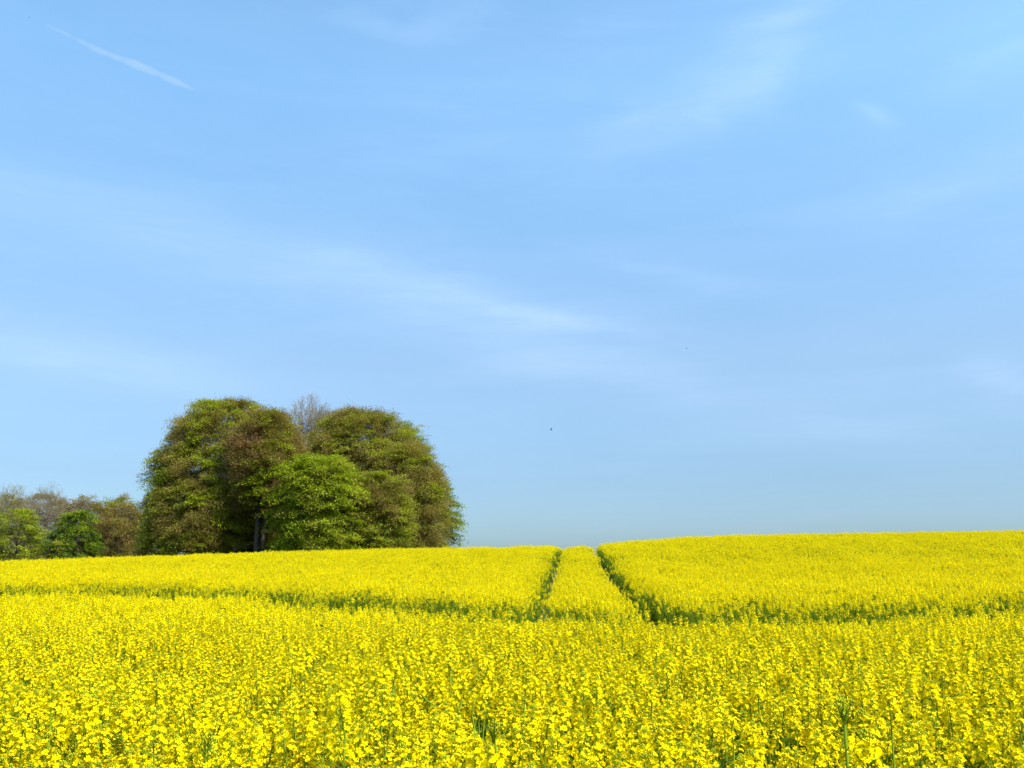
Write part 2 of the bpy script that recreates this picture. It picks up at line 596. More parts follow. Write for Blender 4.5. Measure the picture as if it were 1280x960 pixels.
    for tw in (False, True):
        idx = np.where(twiggy == tw)[0]
        if len(idx) == 0:
            continue
        ii = np.repeat(idx, int(leaves * (2.3 if tw else 1.9)))
        m = len(ii)
        ang = rng.uniform(0, 2 * math.pi, m)
        rr = rng.uniform(0, 1, m) ** .62 * (1 + .25 * np.sin(3 * ang + ii))
        a_, b_ = np.cos(ang) * rr * 1.15, np.sin(ang) * rr * .85
        c_ = rng.normal(size=m) * flat * (2.2 if tw else 1)
        Pp = C[ii] + S[ii, None] * (e1[ii] * a_[:, None] + side[ii] * b_[:, None] + e3[ii] * (c_ - .18 * rr ** 2)[:, None])
        if tw:   # fine twigs with opening brown buds
            U = e1[ii] * rng.uniform(.5, 1.4, (m, 1)) + np.array([0, 0, 1.0]) * rng.uniform(-.1, .6, (m, 1)) + rng.normal(size=(m, 3)) * .35
            N = rng.normal(size=(m, 3)) * .7 + out[ii] + np.array([0, 0, .8])
            blades(acc, Pp, U, N, rng.uniform(.5, 1.1, m) * leaf * 2.0, leaf * .34, colS[ii] * rng.uniform(.8, 1.2, (m, 1)))
        else:
            U = rng.normal(size=(m, 3)) + e1[ii] * .6
            N = np.array([0, 0, 1.0]) + e3[ii] * .6 + rng.normal(size=(m, 3)) * .42
            blades(acc, Pp, U, N, leaf * rng.uniform(.75, 1.3, m), leaf * rng.uniform(.5, .9, m), colS[ii] * rng.uniform(.85, 1.15, (m, 1)))
    link('crown', acc.mesh('crown', [M_LEAF], tint=True), root)
    return root


def bare_tree(name, px, top, rpx, Y, label, cat='tree', group=None, seed=1, fork=0.3, dense=1.0, buds=0, tint=(1, 1, 1)):
    """leafless tree: limbs fan out of the trunk and divide four times towards a domed crown"""
    rng = np.random.default_rng(seed)
    root = tree_root(name, px, Y, label, cat, group)
    H = at(px, top, Y).z - root.location.z
    Rr = rpx / F_PX * Y
    zc = H * fork
    nz = Noise(seed + 5, 6.0)
    tr, tw = Acc(), Acc()

    def dome(m, q0, q1, phi=100):
        a = rng.uniform(0, 2 * math.pi, m)
        c = rng.uniform(math.cos(R(phi)), 1, m)
        sn = np.sqrt(1 - c * c)
        q = rng.uniform(q0, q1, m)
        P = np.stack([Rr * sn * np.cos(a) * q, Rr * sn * np.sin(a) * q, (H - zc) * c * q], 1)
        P *= 1 + .10 * nz(P)[:, None]
        P[:, 2] += zc
        return P

    def join(C, nodes, nrad, r_min, k, sides, dst, sag=.08):
        cost = ((C[:, None] - nodes[None]) ** 2).sum(-1) + 2.5 * np.maximum(nodes[None, :, 2] - C[:, None, 2], 0) ** 2
        # branches leave nodes that lie nearer the trunk
        rc, rn = np.linalg.norm(C - [0, 0, zc], axis=1), np.linalg.norm(nodes - [0, 0, zc], axis=1)
        cost += 4 * np.maximum(rn[None] - rc[:, None] * .93, 0) ** 2
        ni = cost.argmin(1)
        A = nodes[ni]
        ln = np.linalg.norm(C - A, axis=1, keepdims=True)
        M1 = A + (C - A) * .35 + rng.normal(size=C.shape) * .06 * ln + [0, 0, 1] * ln * sag * .7
        M2 = A + (C - A) * .7 + rng.normal(size=C.shape) * .06 * ln + [0, 0, 1] * ln * sag
        r = np.clip(nrad[ni] * k, r_min, None)
        segs(dst, A, M1, r, r * .85, sides); segs(dst, M1, M2, r * .85, r * .65, sides); segs(dst, M2, C, r * .65, r * .45, sides)
        return np.concatenate([M1, M2, C]), np.concatenate([r * .85, r * .65, r * .45])
    zt = np.linspace(0, zc + (H - zc) * .45, 8)
    P = np.stack([.12 * np.sin(zt * .3 + seed), .12 * np.cos(zt * .25), zt], 1)
    tube(tr, P, np.interp(zt, [0, zc, zt[-1]], [.024 * H, .018 * H, .008 * H]), 9)
    nodes, nr = P[3:], np.interp(P[3:, 2], [0, zc, zt[-1]], [.024 * H, .018 * H, .008 * H])
    n1, r1 = join(dome(18, .45, .62, 80), nodes, nr, .05, .6, 6, tr, .02)
    n1, r1 = np.concatenate([n1, nodes]), np.concatenate([r1, nr])
    n2, r2 = join(dome(int(110 * dense), .68, .84), n1, r1, .03, .6, 5, tr, .06)
    n3, r3 = join(dome(int(650 * dense), .78, .97), n2, r2, .020, .6, 3, tw, .05)
    n4, r4 = join(dome(int(2200 * dense), .70, 1.02), n3, r3, .015, .7, 3, tw, .03)
    m = int(5200 * dense)
    k = rng.integers(0, len(n4), m)
    out_ = n4[k] - [0, 0, zc * .8]
    out_ = out_ / np.linalg.norm(out_, axis=1, keepdims=True) + rng.normal(size=(m, 3)) * .38
    segs(tw, n4[k], n4[k] + out_ * rng.uniform(.25, .75, (m, 1)), .014, .009, 3)
    link('trunk', tr.mesh('trunk', [M_BARK], smooth=True), root)
    if buds:
        k = rng.integers(0, len(n4), buds)
        C = n4[k] + rng.normal(size=(buds, 3)) * .25
        blades(tw, C, rng.normal(size=C.shape), rng.normal(size=C.shape), .24, .12, np.array(tint) * rng.uniform(.8, 1.2, (buds, 1)), mat=1)
    link('crown', tw.mesh('crown', [M_TWIG, M_LEAF], tint=True), root)
    return root


GC, GW = 'trees of the round clump beyond the field', 'trees of the low wood at the far left'
leafy_tree('beech_tree', 275, 499, 98, 131, [('brown', 4), ('olive', 4), ('lime', 2.6)],
           'tall domed beech at the left of the clump, olive and brown with yellow-green flecks', group=GC,
           seed=11, n_spray=2700, leaves=62, base=.2, widest=.40, low=.9, lumps=.12)
leafy_tree('beech_tree', 324, 511, 50, 123, [('rust', 3), ('brown', 4), ('olive', 3), ('lime', 1.6)],
           'reddish brown beech just coming into leaf, next to the leafless tree in the clump', group=GC,
           seed=12, n_spray=760, leaves=60, base=.46, widest=.68, low=.6, trunks=2)
bare_tree('bare_tree', 383, 497, 50, 143, 'leafless grey tree rising between the two big domed crowns', group=GC, seed=13, fork=.45, dense=2.4)
leafy_tree('beech_tree', 450, 509, 88, 136, [('brown', 5), ('olive', 5), ('lime', .8)],
           'large olive-brown beech forming the right-hand dome of the clump', group=GC,
           seed=14, n_spray=2300, leaves=62, base=.22, widest=.42, low=.9, lumps=.12)
leafy_tree('beech_tree', 503, 546, 60, 130, [('brown', 6), ('olive', 4), ('lime', .6)],
           'brownish beech sloping down at the right shoulder of the clump', group=GC,
           seed=15, n_spray=950, leaves=60, base=.2, widest=.4, low=.8)
leafy_tree('green_tree', 500, 523, 47, 146, [('fresh', 5), ('deep', 3), ('olive', 1)],
           'fresh green tree whose tip shows behind the right shoulder of the clump', group=GC,
           seed=16, n_spray=520, leaves=60, base=.3, widest=.5)
leafy_tree('green_tree', 536, 599, 41, 137, [('deep', 4), ('fresh', 4)],
           'dark green low tree with layered boughs at the far right end of the clump', group=GC,
           seed=17, n_spray=420, leaves=70, base=.12, widest=.48, low=.75, flat=.12, spray=1.2, droop=.2, fill=.45)
leafy_tree('sycamore_tree', 396, 566, 62, 117, [('fresh', 5), ('lime', 2.5), ('olive', 2)],
           'bright green sycamore in full leaf at the front middle of the clump', group=GC,
           seed=18, n_spray=620, leaves=85, base=.19, widest=.5, low=.75, spray=1.35, flat=.12, droop=.35, leaf=.22, lumps=.10)
leafy_tree('beech_tree', 474, 588, 44, 121, [('olive', 5), ('lime', 2.5), ('brown', 3)],
           'olive green beech reaching low to the crop, right of the bright green sycamore', group=GC,
           seed=19, n_spray=460, leaves=70, base=.19, widest=.5, low=.85)
leafy_tree('beech_tree', 243, 600, 58, 124, [('brown', 4), ('olive', 4), ('lime', 1.2)],
           'low spreading olive-brown beech in front of the tall left dome', group=GC,
           seed=20, n_spray=520, leaves=66, base=.28, widest=.62, low=.6)
leafy_tree('beech_tree', 197, 606, 26, 124, [('olive', 5), ('brown', 3), ('lime', 1.2)],
           'small dark olive beech at the left foot of the clump', group=GC,
           seed=21, n_spray=240, leaves=66, base=.1, widest=.5, low=.9)

leafy_tree('holly_bush', 322, 664, 34, 139, [('deep', 5), ('olive', 2)],
           'dark evergreen undergrowth in the shade beneath the left dome', 'bush', GC,
           seed=22, n_spray=200, leaves=60, base=.05, widest=.4, low=.9)
leafy_tree('holly_bush', 440, 664, 34, 141, [('deep', 5), ('olive', 2)],
           'dark evergreen undergrowth in the shade beneath the right dome', 'bush', GC,
           seed=23, n_spray=200, leaves=60, base=.05, widest=.4, low=.9)

leafy_tree('beech_tree', 408, 513, 40, 147, [('brown', 6), ('grey', 3), ('olive', 2)],
           'grey-brown beech crown filling the dip behind the two domes', group=GC,
           seed=24, n_spray=420, leaves=52, base=.4, widest=.62, low=.7)
leafy_tree('holly_bush', 268, 668, 38, 137, [('deep', 5), ('olive', 2)],
           'dark low evergreen bush under the far left boughs of the clump', 'bush', GC,
           seed=25, n_spray=200, leaves=60, base=.03, widest=.4, low=.9)

leafy_tree('green_tree', 20, 634, 38, 196, [('lime', 3), ('fresh', 2), ('olive', 4)],
           'rounded yellow-green tree at the left edge of the low wood', group=GW, seed=31, n_spray=330, leaves=36, leaf=.28, base=.05)
leafy_tree('green_tree', 92, 632, 31, 195, [('deep', 7), ('fresh', 2)],
           'deep green pointed tree standing in the low wood', group=GW, seed=32, n_spray=420, leaves=36, leaf=.28, base=.05, widest=.35)
leafy_tree('green_tree', 66, 674, 22, 188, [('olive', 4), ('deep', 3)],
           'short green tree in front of the deep green pointed one', group=GW, seed=33, n_spray=120, leaves=36, leaf=.28, base=.02)
leafy_tree('brown_tree', 147, 627, 36, 204, [('brown', 5), ('rust', 2), ('olive', 1.2)],
           'brown half-leafed tree next to the round clump', group=GW, seed=34, n_spray=420, leaves=38, leaf=.28, base=.05)
leafy_tree('brown_tree', 140, 616, 30, 222, [('olive', 5), ('fresh', 1.5), ('brown', 2)],
           'tree with an olive green top behind the brown half-leafed one', group=GW, seed=35, n_spray=260, leaves=38, leaf=.28, base=.3)
bare_tree('bare_tree', 52, 606, 42, 214, 'grey-brown leafless tree behind the yellow-green one', group=GW, seed=36, tint=PAL['brown'], buds=5000, fork=.2, dense=1.7)
bare_tree('bare_tree', 8, 608, 38, 218, 'leafless tree at the very left edge of the wood', group=GW, seed=37, tint=PAL['olive'], buds=5000, fork=.2, dense=1.7)
leafy_tree('brown_tree', 102, 618, 34, 218, [('brown', 5), ('grey', 3)],
           'greyish brown tree between the leafless trees and the clump', group=GW, seed=38, n_spray=460, leaves=36, leaf=.28, base=.1)
leafy_tree('brown_tree', 52, 617, 42, 224, [('brown', 4), ('grey', 4), ('olive', 1)],
           'low brown tree filling in beneath the tall leafless one', group=GW, seed=39, n_spray=520, leaves=36, leaf=.28, base=.05)
leafy_tree('brown_tree', 2, 616, 36, 228, [('brown', 4), ('olive', 3)],
           'brown tree behind the yellow-green tree at the left edge', group=GW, seed=40, n_spray=460, leaves=36, leaf=.28, base=.05)
leafy_tree('brown_tree', 172, 640, 24, 208, [('brown', 4), ('olive', 3)],
           'brown tree tucked against the left side of the clump', group=GW, seed=41, n_spray=200, leaves=36, leaf=.28, base=.05)


# ------------------------------------------------------------------ rapeseed
def octa(acc, c, d, L, w, mat, col=(1, 1, 1)):
    """a bud: two long pyramids base to base"""
    d = np.asarray(d, float); d = d / np.linalg.norm(d)
    A, B = frames(d[None]); A, B = A[0], B[0]
    c = np.asarray(c, float)
    th = np.arange(4) * math.pi / 2
    ring = c + d * L * .1 + (np.cos(th)[:, None] * A + np.sin(th)[:, None] * B) * w
    V = np.vstack([c - d * L / 2, ring, c + d * L / 2])
    T = [(0, 1 + (i + 1) % 4, 1 + i) for i in range(4)] + [(5, 1 + i, 1 + (i + 1) % 4) for i in range(4)]
    acc.add(V, None, T, mat, col)


def flower(acc, c, nrm, rng, size=1.0, hi=True):
    nrm = np.asarray(nrm, float); nrm = nrm / np.linalg.norm(nrm)
    A, B = frames(nrm[None]); A, B = A[0], B[0]
    a0 = rng.uniform(0, 1.57)
    c = np.asarray(c, float)
    for k in range(4):
        a = a0 + k * math.pi / 2 + rng.normal() * .13
        u = math.cos(a) * A + math.sin(a) * B
        s = -math.sin(a) * A + math.cos(a) * B
        cup = rng.uniform(.0, .55)
        r = .0105 * size * rng.uniform(.85, 1.12)
        w = .0046 * size * rng.uniform(.85, 1.15)

        def pt(x, y, z):
            return c + u * x * r + s * y * w + nrm * (z * r)
        if hi:
            V = [pt(.08, -.2, 0), pt(.08, .2, 0), pt(.5, .85, .10 + cup * .3), pt(.5, -.85, .10 + cup * .3),
                 pt(.85, .95, .08 + cup * .62), pt(.85, -.95, .08 + cup * .62), pt(1.0, 0, cup * .7), pt(.55, 0, .02 + cup * .3)]
            acc.add(V, [(0, 1, 2, 7), (3, 0, 0, 7)][:1] + [(7, 2, 4, 6), (7, 6, 5, 3)], [(0, 7, 3)], 0)
        else:
            V = [pt(.0, 0, 0), pt(.62, 1.15, .1 + cup * .4), pt(1.0, 0, cup * .7), pt(.62, -1.15, .1 + cup * .4)]
            acc.add(V, [(0, 1, 2, 3)], None, 0)
    if hi:
        octa(acc, c + nrm * .002, nrm, .006 * size, .0013, 1)


def raceme(seed, hi=True, n=18, size=1.0):
    """one flower head, origin at its foot, about 12 cm tall"""
    rng = np.random.default_rng(seed)
    acc = Acc()
    L = .115
    tube(acc, [(0, 0, 0), (.001, 0, .05), (0, .001, L - .01)], [.0022, .0018, .0012], 4 if hi else 3, 2)
    for k in range(n):
        f = k / (n - 1)
        z = .040 + f * .058
        a = k * 2.4 + rng.normal() * .25
        reach = (.023 - .012 * f) * rng.uniform(.8, 1.15)
        up = .006 + .010 * f
        o = np.array([math.cos(a), math.sin(a), 0])
        c = np.array([0, 0, z]) + o * reach + np.array([0, 0, up + rng.normal() * .003])
        nr = o * (1.0 - .55 * f) + np.array([0, 0, .55 + .7 * f]) + rng.normal(size=3) * .28
        flower(acc, c, nr, rng, size * (1.0 - .12 * f), hi)
        if hi:
            segs(acc, [np.array([0, 0, z - .004])], [c], .0007, .0006, 3, 2)
    nb = 16 if hi else 4
    for k in range(nb):
        f = k / nb
        a = k * 2.4
        o = np.array([math.cos(a), math.sin(a), 0])
        rr = .0085 * math.sqrt(f)
        c = np.array([0, 0, L + .006 - .010 * f]) + o * rr
        octa(acc, c, o * rr * 60 + np.array([0, 0, 1.0]), .0075 if hi else .012, .0019 if hi else .0034, 1)
    for k in range(6 if hi else 2):       # young pods and spent stalks
        a = rng.uniform(0, 6.28)
        z = rng.uniform(.0, .04)
        o = np.array([math.cos(a), math.sin(a), .55])
        segs(acc, [np.array([0, 0, z])], [np.array([0, 0, z]) + o * .03], .0011, .0007, 3, 2)
    return acc


def rape_leaf(acc, p, a, L, Wd, rng, n=4):
    """clasping drooping leaf made of a strip of cells"""
    t = np.linspace(0, 1, n + 1)
    o = np.array([math.cos(a), math.sin(a), 0]); s = np.array([-math.sin(a), math.cos(a), 0])
    sag = rng.uniform(.3, 1.1)
    mid = np.asarray(p) + o * (t * L)[:, None] + np.array([0, 0, 1.0]) * (L * (.55 * t - sag * t * t))[:, None]
    w = Wd * np.sin(np.clip(.25 + t * .75, 0, 1) * math.pi) ** .8
    V = np.stack([mid - s * w[:, None] / 2 + [0, 0, .012], mid, mid + s * w[:, None] / 2 + [0, 0, .012]], 1).reshape(-1, 3)
    Q = []
    for k in range(n):
        b = k * 3
        Q += [(b, b + 1, b + 4, b + 3), (b + 1, b + 2, b + 5, b + 4)]
    acc.add(V, Q, None, 3)


def rape_plant(seed, hi=True, H=1.25, n_br=7, heads=None, spread=1.0, n_leaf=7):
    """returns stem Acc, leaves Acc and the places of the flower heads"""
    rng = np.random.default_rng(seed)
    stem, lv, places = Acc(), Acc(), []
    zz = np.linspace(0, H - .10, 6)
    wob = rng.normal(size=2) * .02
    S = np.stack([wob[0] * np.sin(zz * 2.5), wob[1] * np.sin(zz * 2.1 + 1), zz], 1)
    tube(stem, S, np.linspace(.0075, .0026, 6), 6 if hi else 3, 2)
    places.append((S[-1], Euler((rng.normal() * .08, rng.normal() * .08, rng.uniform(0, 6.28)))))
    for k in range(n_br):
        h = H * (.45 + .42 * (k + .5) / n_br) + rng.normal() * .02
        p0 = np.array([np.interp(h, zz, S[:, 0]), np.interp(h, zz, S[:, 1]), h])
        a = k * 2.4 + rng.uniform(-.5, .5)
        top = H * rng.uniform(.86, .985) - .10
        rad = spread * (.09 + .11 * (1 - k / n_br)) * rng.uniform(.7, 1.25)
        p1 = np.array([math.cos(a) * rad, math.sin(a) * rad, max(top, h + .06)])
        c = np.array([math.cos(a) * rad * .85, math.sin(a) * rad * .85, h + (p1[2] - h) * .35])
        t = np.linspace(0, 1, 5 if hi else 3)[:, None]
        C = (1 - t) ** 2 * p0 + 2 * t * (1 - t) * c + t * t * p1
        tube(stem, C, np.linspace(.0038, .002, len(C)), 4 if hi else 3, 2)
        places.append((C[-1], Euler((-math.sin(a) * .22 + rng.normal() * .08, math.cos(a) * .22 + rng.normal() * .08, rng.uniform(0, 6.28)))))
        if hi or k % 2 == 0:
            rape_leaf(lv, p0, a, rng.uniform(.07, .12), .028, rng, 3 if hi else 2)
    for k in range(n_leaf):
        h = H * (.12 + .42 * k / n_leaf)
        rape_leaf(lv, (0, 0, h), k * 2.4 + rng.uniform(-.3, .3), rng.uniform(.16, .28), .085, rng, 4 if hi else 3)
    if heads is not None:
        places = places[:heads]
    return stem, lv, places


def place_matrix(pl):
    return Matrix.Translation(Vector(pl[0])) @ pl[1].to_matrix().to_4x4()


HI_R = [raceme(100 + k, True, n=20 + 2 * (k % 3), size=.79 + .06 * (k % 3)) for k in range(5)]
LO_R = [raceme(120 + k, False, n=15, size=.95) for k in range(4)]
HI_P = [rape_plant(200 + k, True, n_br=7 + k % 3) for k in range(7)]
LO_P = [rape_plant(220 + k, False, n_br=7) for k in range(5)]
SH_P = [rape_plant(240 + k, False, H=.85, n_br=5, heads=2 + k % 2, n_leaf=9) for k in range(3)]

src = bpy.data.collections.new('rapeseed_sources')     # never linked to the scene
n_src = 0


def add_source(plant, racs):
    global n_src
    stem, lv, places = plant
    a = Acc()
    a.merge(stem); a.merge(lv)
    for i, pl in enumerate(places):
        a.merge(racs[(i + n_src) % len(racs)], place_matrix(pl))
    me = a.mesh('rapeseed', RAPE)
    o = bpy.data.objects.new('source_%02d' % n_src, me)
    src.objects.link(o)
    n_src += 1


for q_ in HI_P: add_source(q_, HI_R)
for q_ in LO_P: add_source(q_, LO_R)
for q_ in SH_P: add_source(q_, LO_R)

# ---- where plants stand
rngf = np.random.default_rng(7)
GAP_X = [-40, -20, -10, -5, -1.6, 0, 1.5, 3.4, 6.8, 12, 40]
GAP_Y = [27, 20, 17.2, 16.0, 12.9, 11.3, 10.5, 10.9, 12.0, 13.6, 20]
TR_Y = [9, 13.5, 18, 26, 48, 80]
TRL = [0.25, 0.40, 0.54, 1.03, 2.5, 4.8]
TRR = [2.05, 2.20, 2.44, 2.90, 4.43, 6.9]


def scatter(y0, y1, dens, margin):
    st = 1 / math.sqrt(dens)
    xs = np.arange(-(0.62 * y1 + margin), 0.62 * y1 + margin, st)
    ys = np.arange(y0, y1, st)
    X, Y = np.meshgrid(xs, ys)
    X = (X + rngf.uniform(-.5, .5, X.shape) * st).ravel(); Y = (Y + rngf.uniform(-.5, .5, Y.shape) * st).ravel()
    k = np.abs(X) < .62 * np.maximum(Y, 0) + margin
    return X[k], Y[k]


parts = [scatter(-1.5, 10, 37, 3.0), scatter(10, 30, 29, 3.5), scatter(30, 74, 17, 5)]
X = np.concatenate([p[0] for p in parts]); Y = np.concatenate([p[1] for p in parts])
hn, hn2 = Noise(3, 3.0), Noise(4, .9)
Z3 = np.stack([X, Y, 0 * X], 1)
scl = 1 + .035 * hn(Z3) + .025 * hn2(Z3) + rngf.normal(size=len(X)) * np.where(Y < 12, .045, .035)
gy = np.interp(X, GAP_X, GAP_Y)
dgap = Y - gy                                   # 0..1.9: headland gap
gw = np.interp(X, [-12, -5, -1, 0, 6, 12], [4.0, 3.6, 2.7, 2.3, 2.1, 2.2]) * (1 + .25 * Noise(21, 4.0)(np.stack([X, 0 * X, 0 * X], 1)))
tl = np.interp(Y, TR_Y, TRL); tr_ = np.interp(Y, TR_Y, TRR)
dt = np.minimum(np.abs(X - tl), np.abs(X - tr_))
trackw = np.where(np.abs(X - tr_) < np.abs(X - tl), np.interp(Y, [12, 15, 22, 50], [.55, .42, .32, .32]), .22)
trackw = trackw * (1 + .3 * Noise(9, 1.3)(Z3))
in_track = (dt < trackw) & (dgap > 0)
in_gap = (dgap > 0) & (dgap < gw)
in_sparse = (dgap >= gw) & (dgap < gw + 1.5)
kind = np.zeros(len(X), int)
dist = np.hypot(X, Y)
kind[dist > 9.5] = 1
keep = dist > .55
keep &= ~in_track & ~(in_gap & (rngf.uniform(size=len(X)) > .04))
short = (in_gap | (in_sparse & (rngf.uniform(size=len(X)) < .7)) | ((dist > 9.5) & (rngf.uniform(size=len(X)) < .03 + .06 * (hn(Z3) < -.4)))) & keep
thin = short & ~in_gap & ~in_sparse
kind[short] = 2
scl = np.where(short, rngf.uniform(.85, 1.3, len(X)), scl)
scl = np.where(thin, rngf.uniform(1.2, 1.42, len(X)), scl)
scl = np.where((dgap < 0) & (dgap > -2.0), scl * np.interp(dgap, [-2.5, 0], [1, .91]), scl)
scl = np.where((dt < trackw + .25) & (dgap > 0) & (kind == 1), scl * .94, scl)
mid = (X > tl) & (X < tr_) & (dgap > 0)
scl = np.where(mid, scl * np.interp(Y, [12, 35, 50], [.98, .95, .90]), scl)
X, Y, scl, kind = X[keep], Y[keep], scl[keep], kind[keep]
GZ = ground_z(X, Y)
rot = np.stack([rngf.normal(size=len(X)) * .06, rngf.normal(size=len(X)) * .06, rngf.uniform(0, 6.28, len(X))], 1)
var = np.where(kind == 0, rngf.integers(0, 7, len(X)), np.where(kind == 1, 7 + rngf.integers(0, 5, len(X)), 12 + rngf.integers(0, 3, len(X))))
# nothing tall right before the lens
near = np.hypot(X, Y) < 1.6
scl = np.where(near, np.minimum(scl, 1.0), scl)

# ---- the 300 that show largest are things of their own
topz = GZ + 1.25 * scl - .05 - EYE
fw = Y * math.cos(PITCH) + topz * math.sin(PITCH)
upv = topz * math.cos(PITCH) - Y * math.sin(PITCH)
u_ = 640 + F_PX * X / np.maximum(fw, .01)
v_ = 480 - F_PX * upv / np.maximum(fw, .01)
vis = (fw > .3) & (u_ > -25) & (u_ < 1305) & (v_ < 985)
order = np.argsort(np.where(vis, np.hypot(X, Y), 1e9))
N_IND = 290
ind = order[:N_IND]
rest = np.ones(len(X), bool); rest[ind] = False

pm = bpy.data.meshes.new('rapeseed_crop')
pm.vertices.add(int(rest.sum()))
pm.vertices.foreach_set('co', np.stack([X, Y, GZ], 1)[rest].astype(np.float32).ravel())
for nm, tp, arr in (('variant', 'INT', var[rest].astype(np.int32)), ('turn', 'FLOAT_VECTOR', rot[rest].astype(np.float32)),
                    ('size', 'FLOAT', scl[rest].astype(np.float32))):
    a = pm.attributes.new(nm, tp, 'POINT')
    a.data.foreach_set('vector' if tp == 'FLOAT_VECTOR' else 'value', arr.ravel())
for m in RAPE:
    pm.materials.append(m)
crop = link('rapeseed_crop', pm)
tag(crop, 'dense yellow flowering rapeseed covering the whole field up to the skyline', 'rapeseed crop', kind='stuff')
ng = bpy.data.node_groups.new('sow', 'GeometryNodeTree')
ng.interface.new_socket('Geometry', in_out='INPUT', socket_type='NodeSocketGeometry')
ng.interface.new_socket('Geometry', in_out='OUTPUT', socket_type='NodeSocketGeometry')
G = NT(ng)
gi, go = G.n('NodeGroupInput'), G.n('NodeGroupOutput')
m2p = G.n('GeometryNodeMeshToPoints')
ci = G.n('GeometryNodeCollectionInfo')
ci.inputs['Collection'].default_value = src
ci.inputs['Separate Children'].default_value = True
ci.inputs['Reset Children'].default_value = True
iop = G.n('GeometryNodeInstanceOnPoints')
iop.inputs['Pick Instance'].default_value = True


def attr(nm, tp):
    a = G.n('GeometryNodeInputNamedAttribute', data_type=tp)
    a.inputs['Name'].default_value = nm
    return a.outputs['Attribute']


L_ = ng.links.new
L_(gi.outputs[0], m2p.inputs['Mesh']); L_(m2p.outputs[0], iop.inputs['Points'])
L_(ci.outputs[0], iop.inputs['Instance']); L_(attr('variant', 'INT'), iop.inputs['Instance Index'])
e2r = G.n('FunctionNodeEulerToRotation')
L_(attr('turn', 'FLOAT_VECTOR'), e2r.inputs[0]); L_(e2r.outputs[0], iop.inputs['Rotation'])
cx = G.n('ShaderNodeCombineXYZ')
sz = attr('size', 'FLOAT')
for i_ in range(3):
    L_(sz, cx.inputs[i_])
L_(cx.outputs[0], iop.inputs['Scale'])
L_(iop.outputs[0], go.inputs[0])
crop.modifiers.new('sow', 'NODES').node_group = ng

# ---- individual plants
R_ME = [a.mesh('flower_head', RAPE) for a in HI_R]
PROTO = []
for k, (stem, lv, places) in enumerate(HI_P):
    r = bpy.data.objects.new('rapeseed_plant', None)
    r.empty_display_size = .1
    kids = [('stem', stem.mesh('stem', RAPE), Matrix.Identity(4)), ('leaves', lv.mesh('leaves', RAPE), Matrix.Identity(4))]
    kids += [('flower_head', R_ME[(i + k) % 5], place_matrix(pl)) for i, pl in enumerate(places)]
    ch = []
    for nm, me, mx in kids:
        o = bpy.data.objects.new(nm, me)
        o.parent = r
        o.matrix_local = mx
        ch.append(o)
    PROTO.append((r, ch))
used = set()


def plant_at(k, loc, eul, s, label, group):
    r0, ch0 = PROTO[k]
    first = k not in used
    used.add(k)
    r = r0 if first else r0.copy()
    scene.collection.objects.link(r)
    for c0 in ch0:
        c = c0 if first else c0.copy()
        c.parent = r
        scene.collection.objects.link(c)
    r.location = loc; r.rotation_euler = eul; r.scale = (s, s, s)
    tag(r, label, 'rapeseed plant', group)
    return r


GR = 'rapeseed plants nearest to the camera'
for j in ind:
    plant_at(int(var[j]) % 7, (X[j], Y[j], GZ[j]), tuple(rot[j]), float(scl[j]),
             'one of the nearest yellow-flowering rapeseed plants along the bottom of the field', GR)


# ---- plants that stand out in front
def big_buds(seed):
    rng = np.random.default_rng(seed)
    a = Acc()
    for k in range(26):
        f = (k + .5) / 26
        an = k * 2.4
        o = np.array([math.cos(an), math.sin(an), 0])
        rr = .013 * math.sqrt(f)
        c = np.array([0, 0, .018 - .022 * f]) + o * rr + rng.normal(size=3) * .0022
        octa(a, c, o * rr * 34 + np.array([0, 0, 1.0]) + rng.normal(size=3) * .2, .0085, .0018, 1)
        segs(a, [np.array([0, 0, -.012 - .01 * f])], [c - np.array([0, 0, .005])], .0008, .0008, 3, 2)
    return a.mesh('bud_cluster', RAPE)


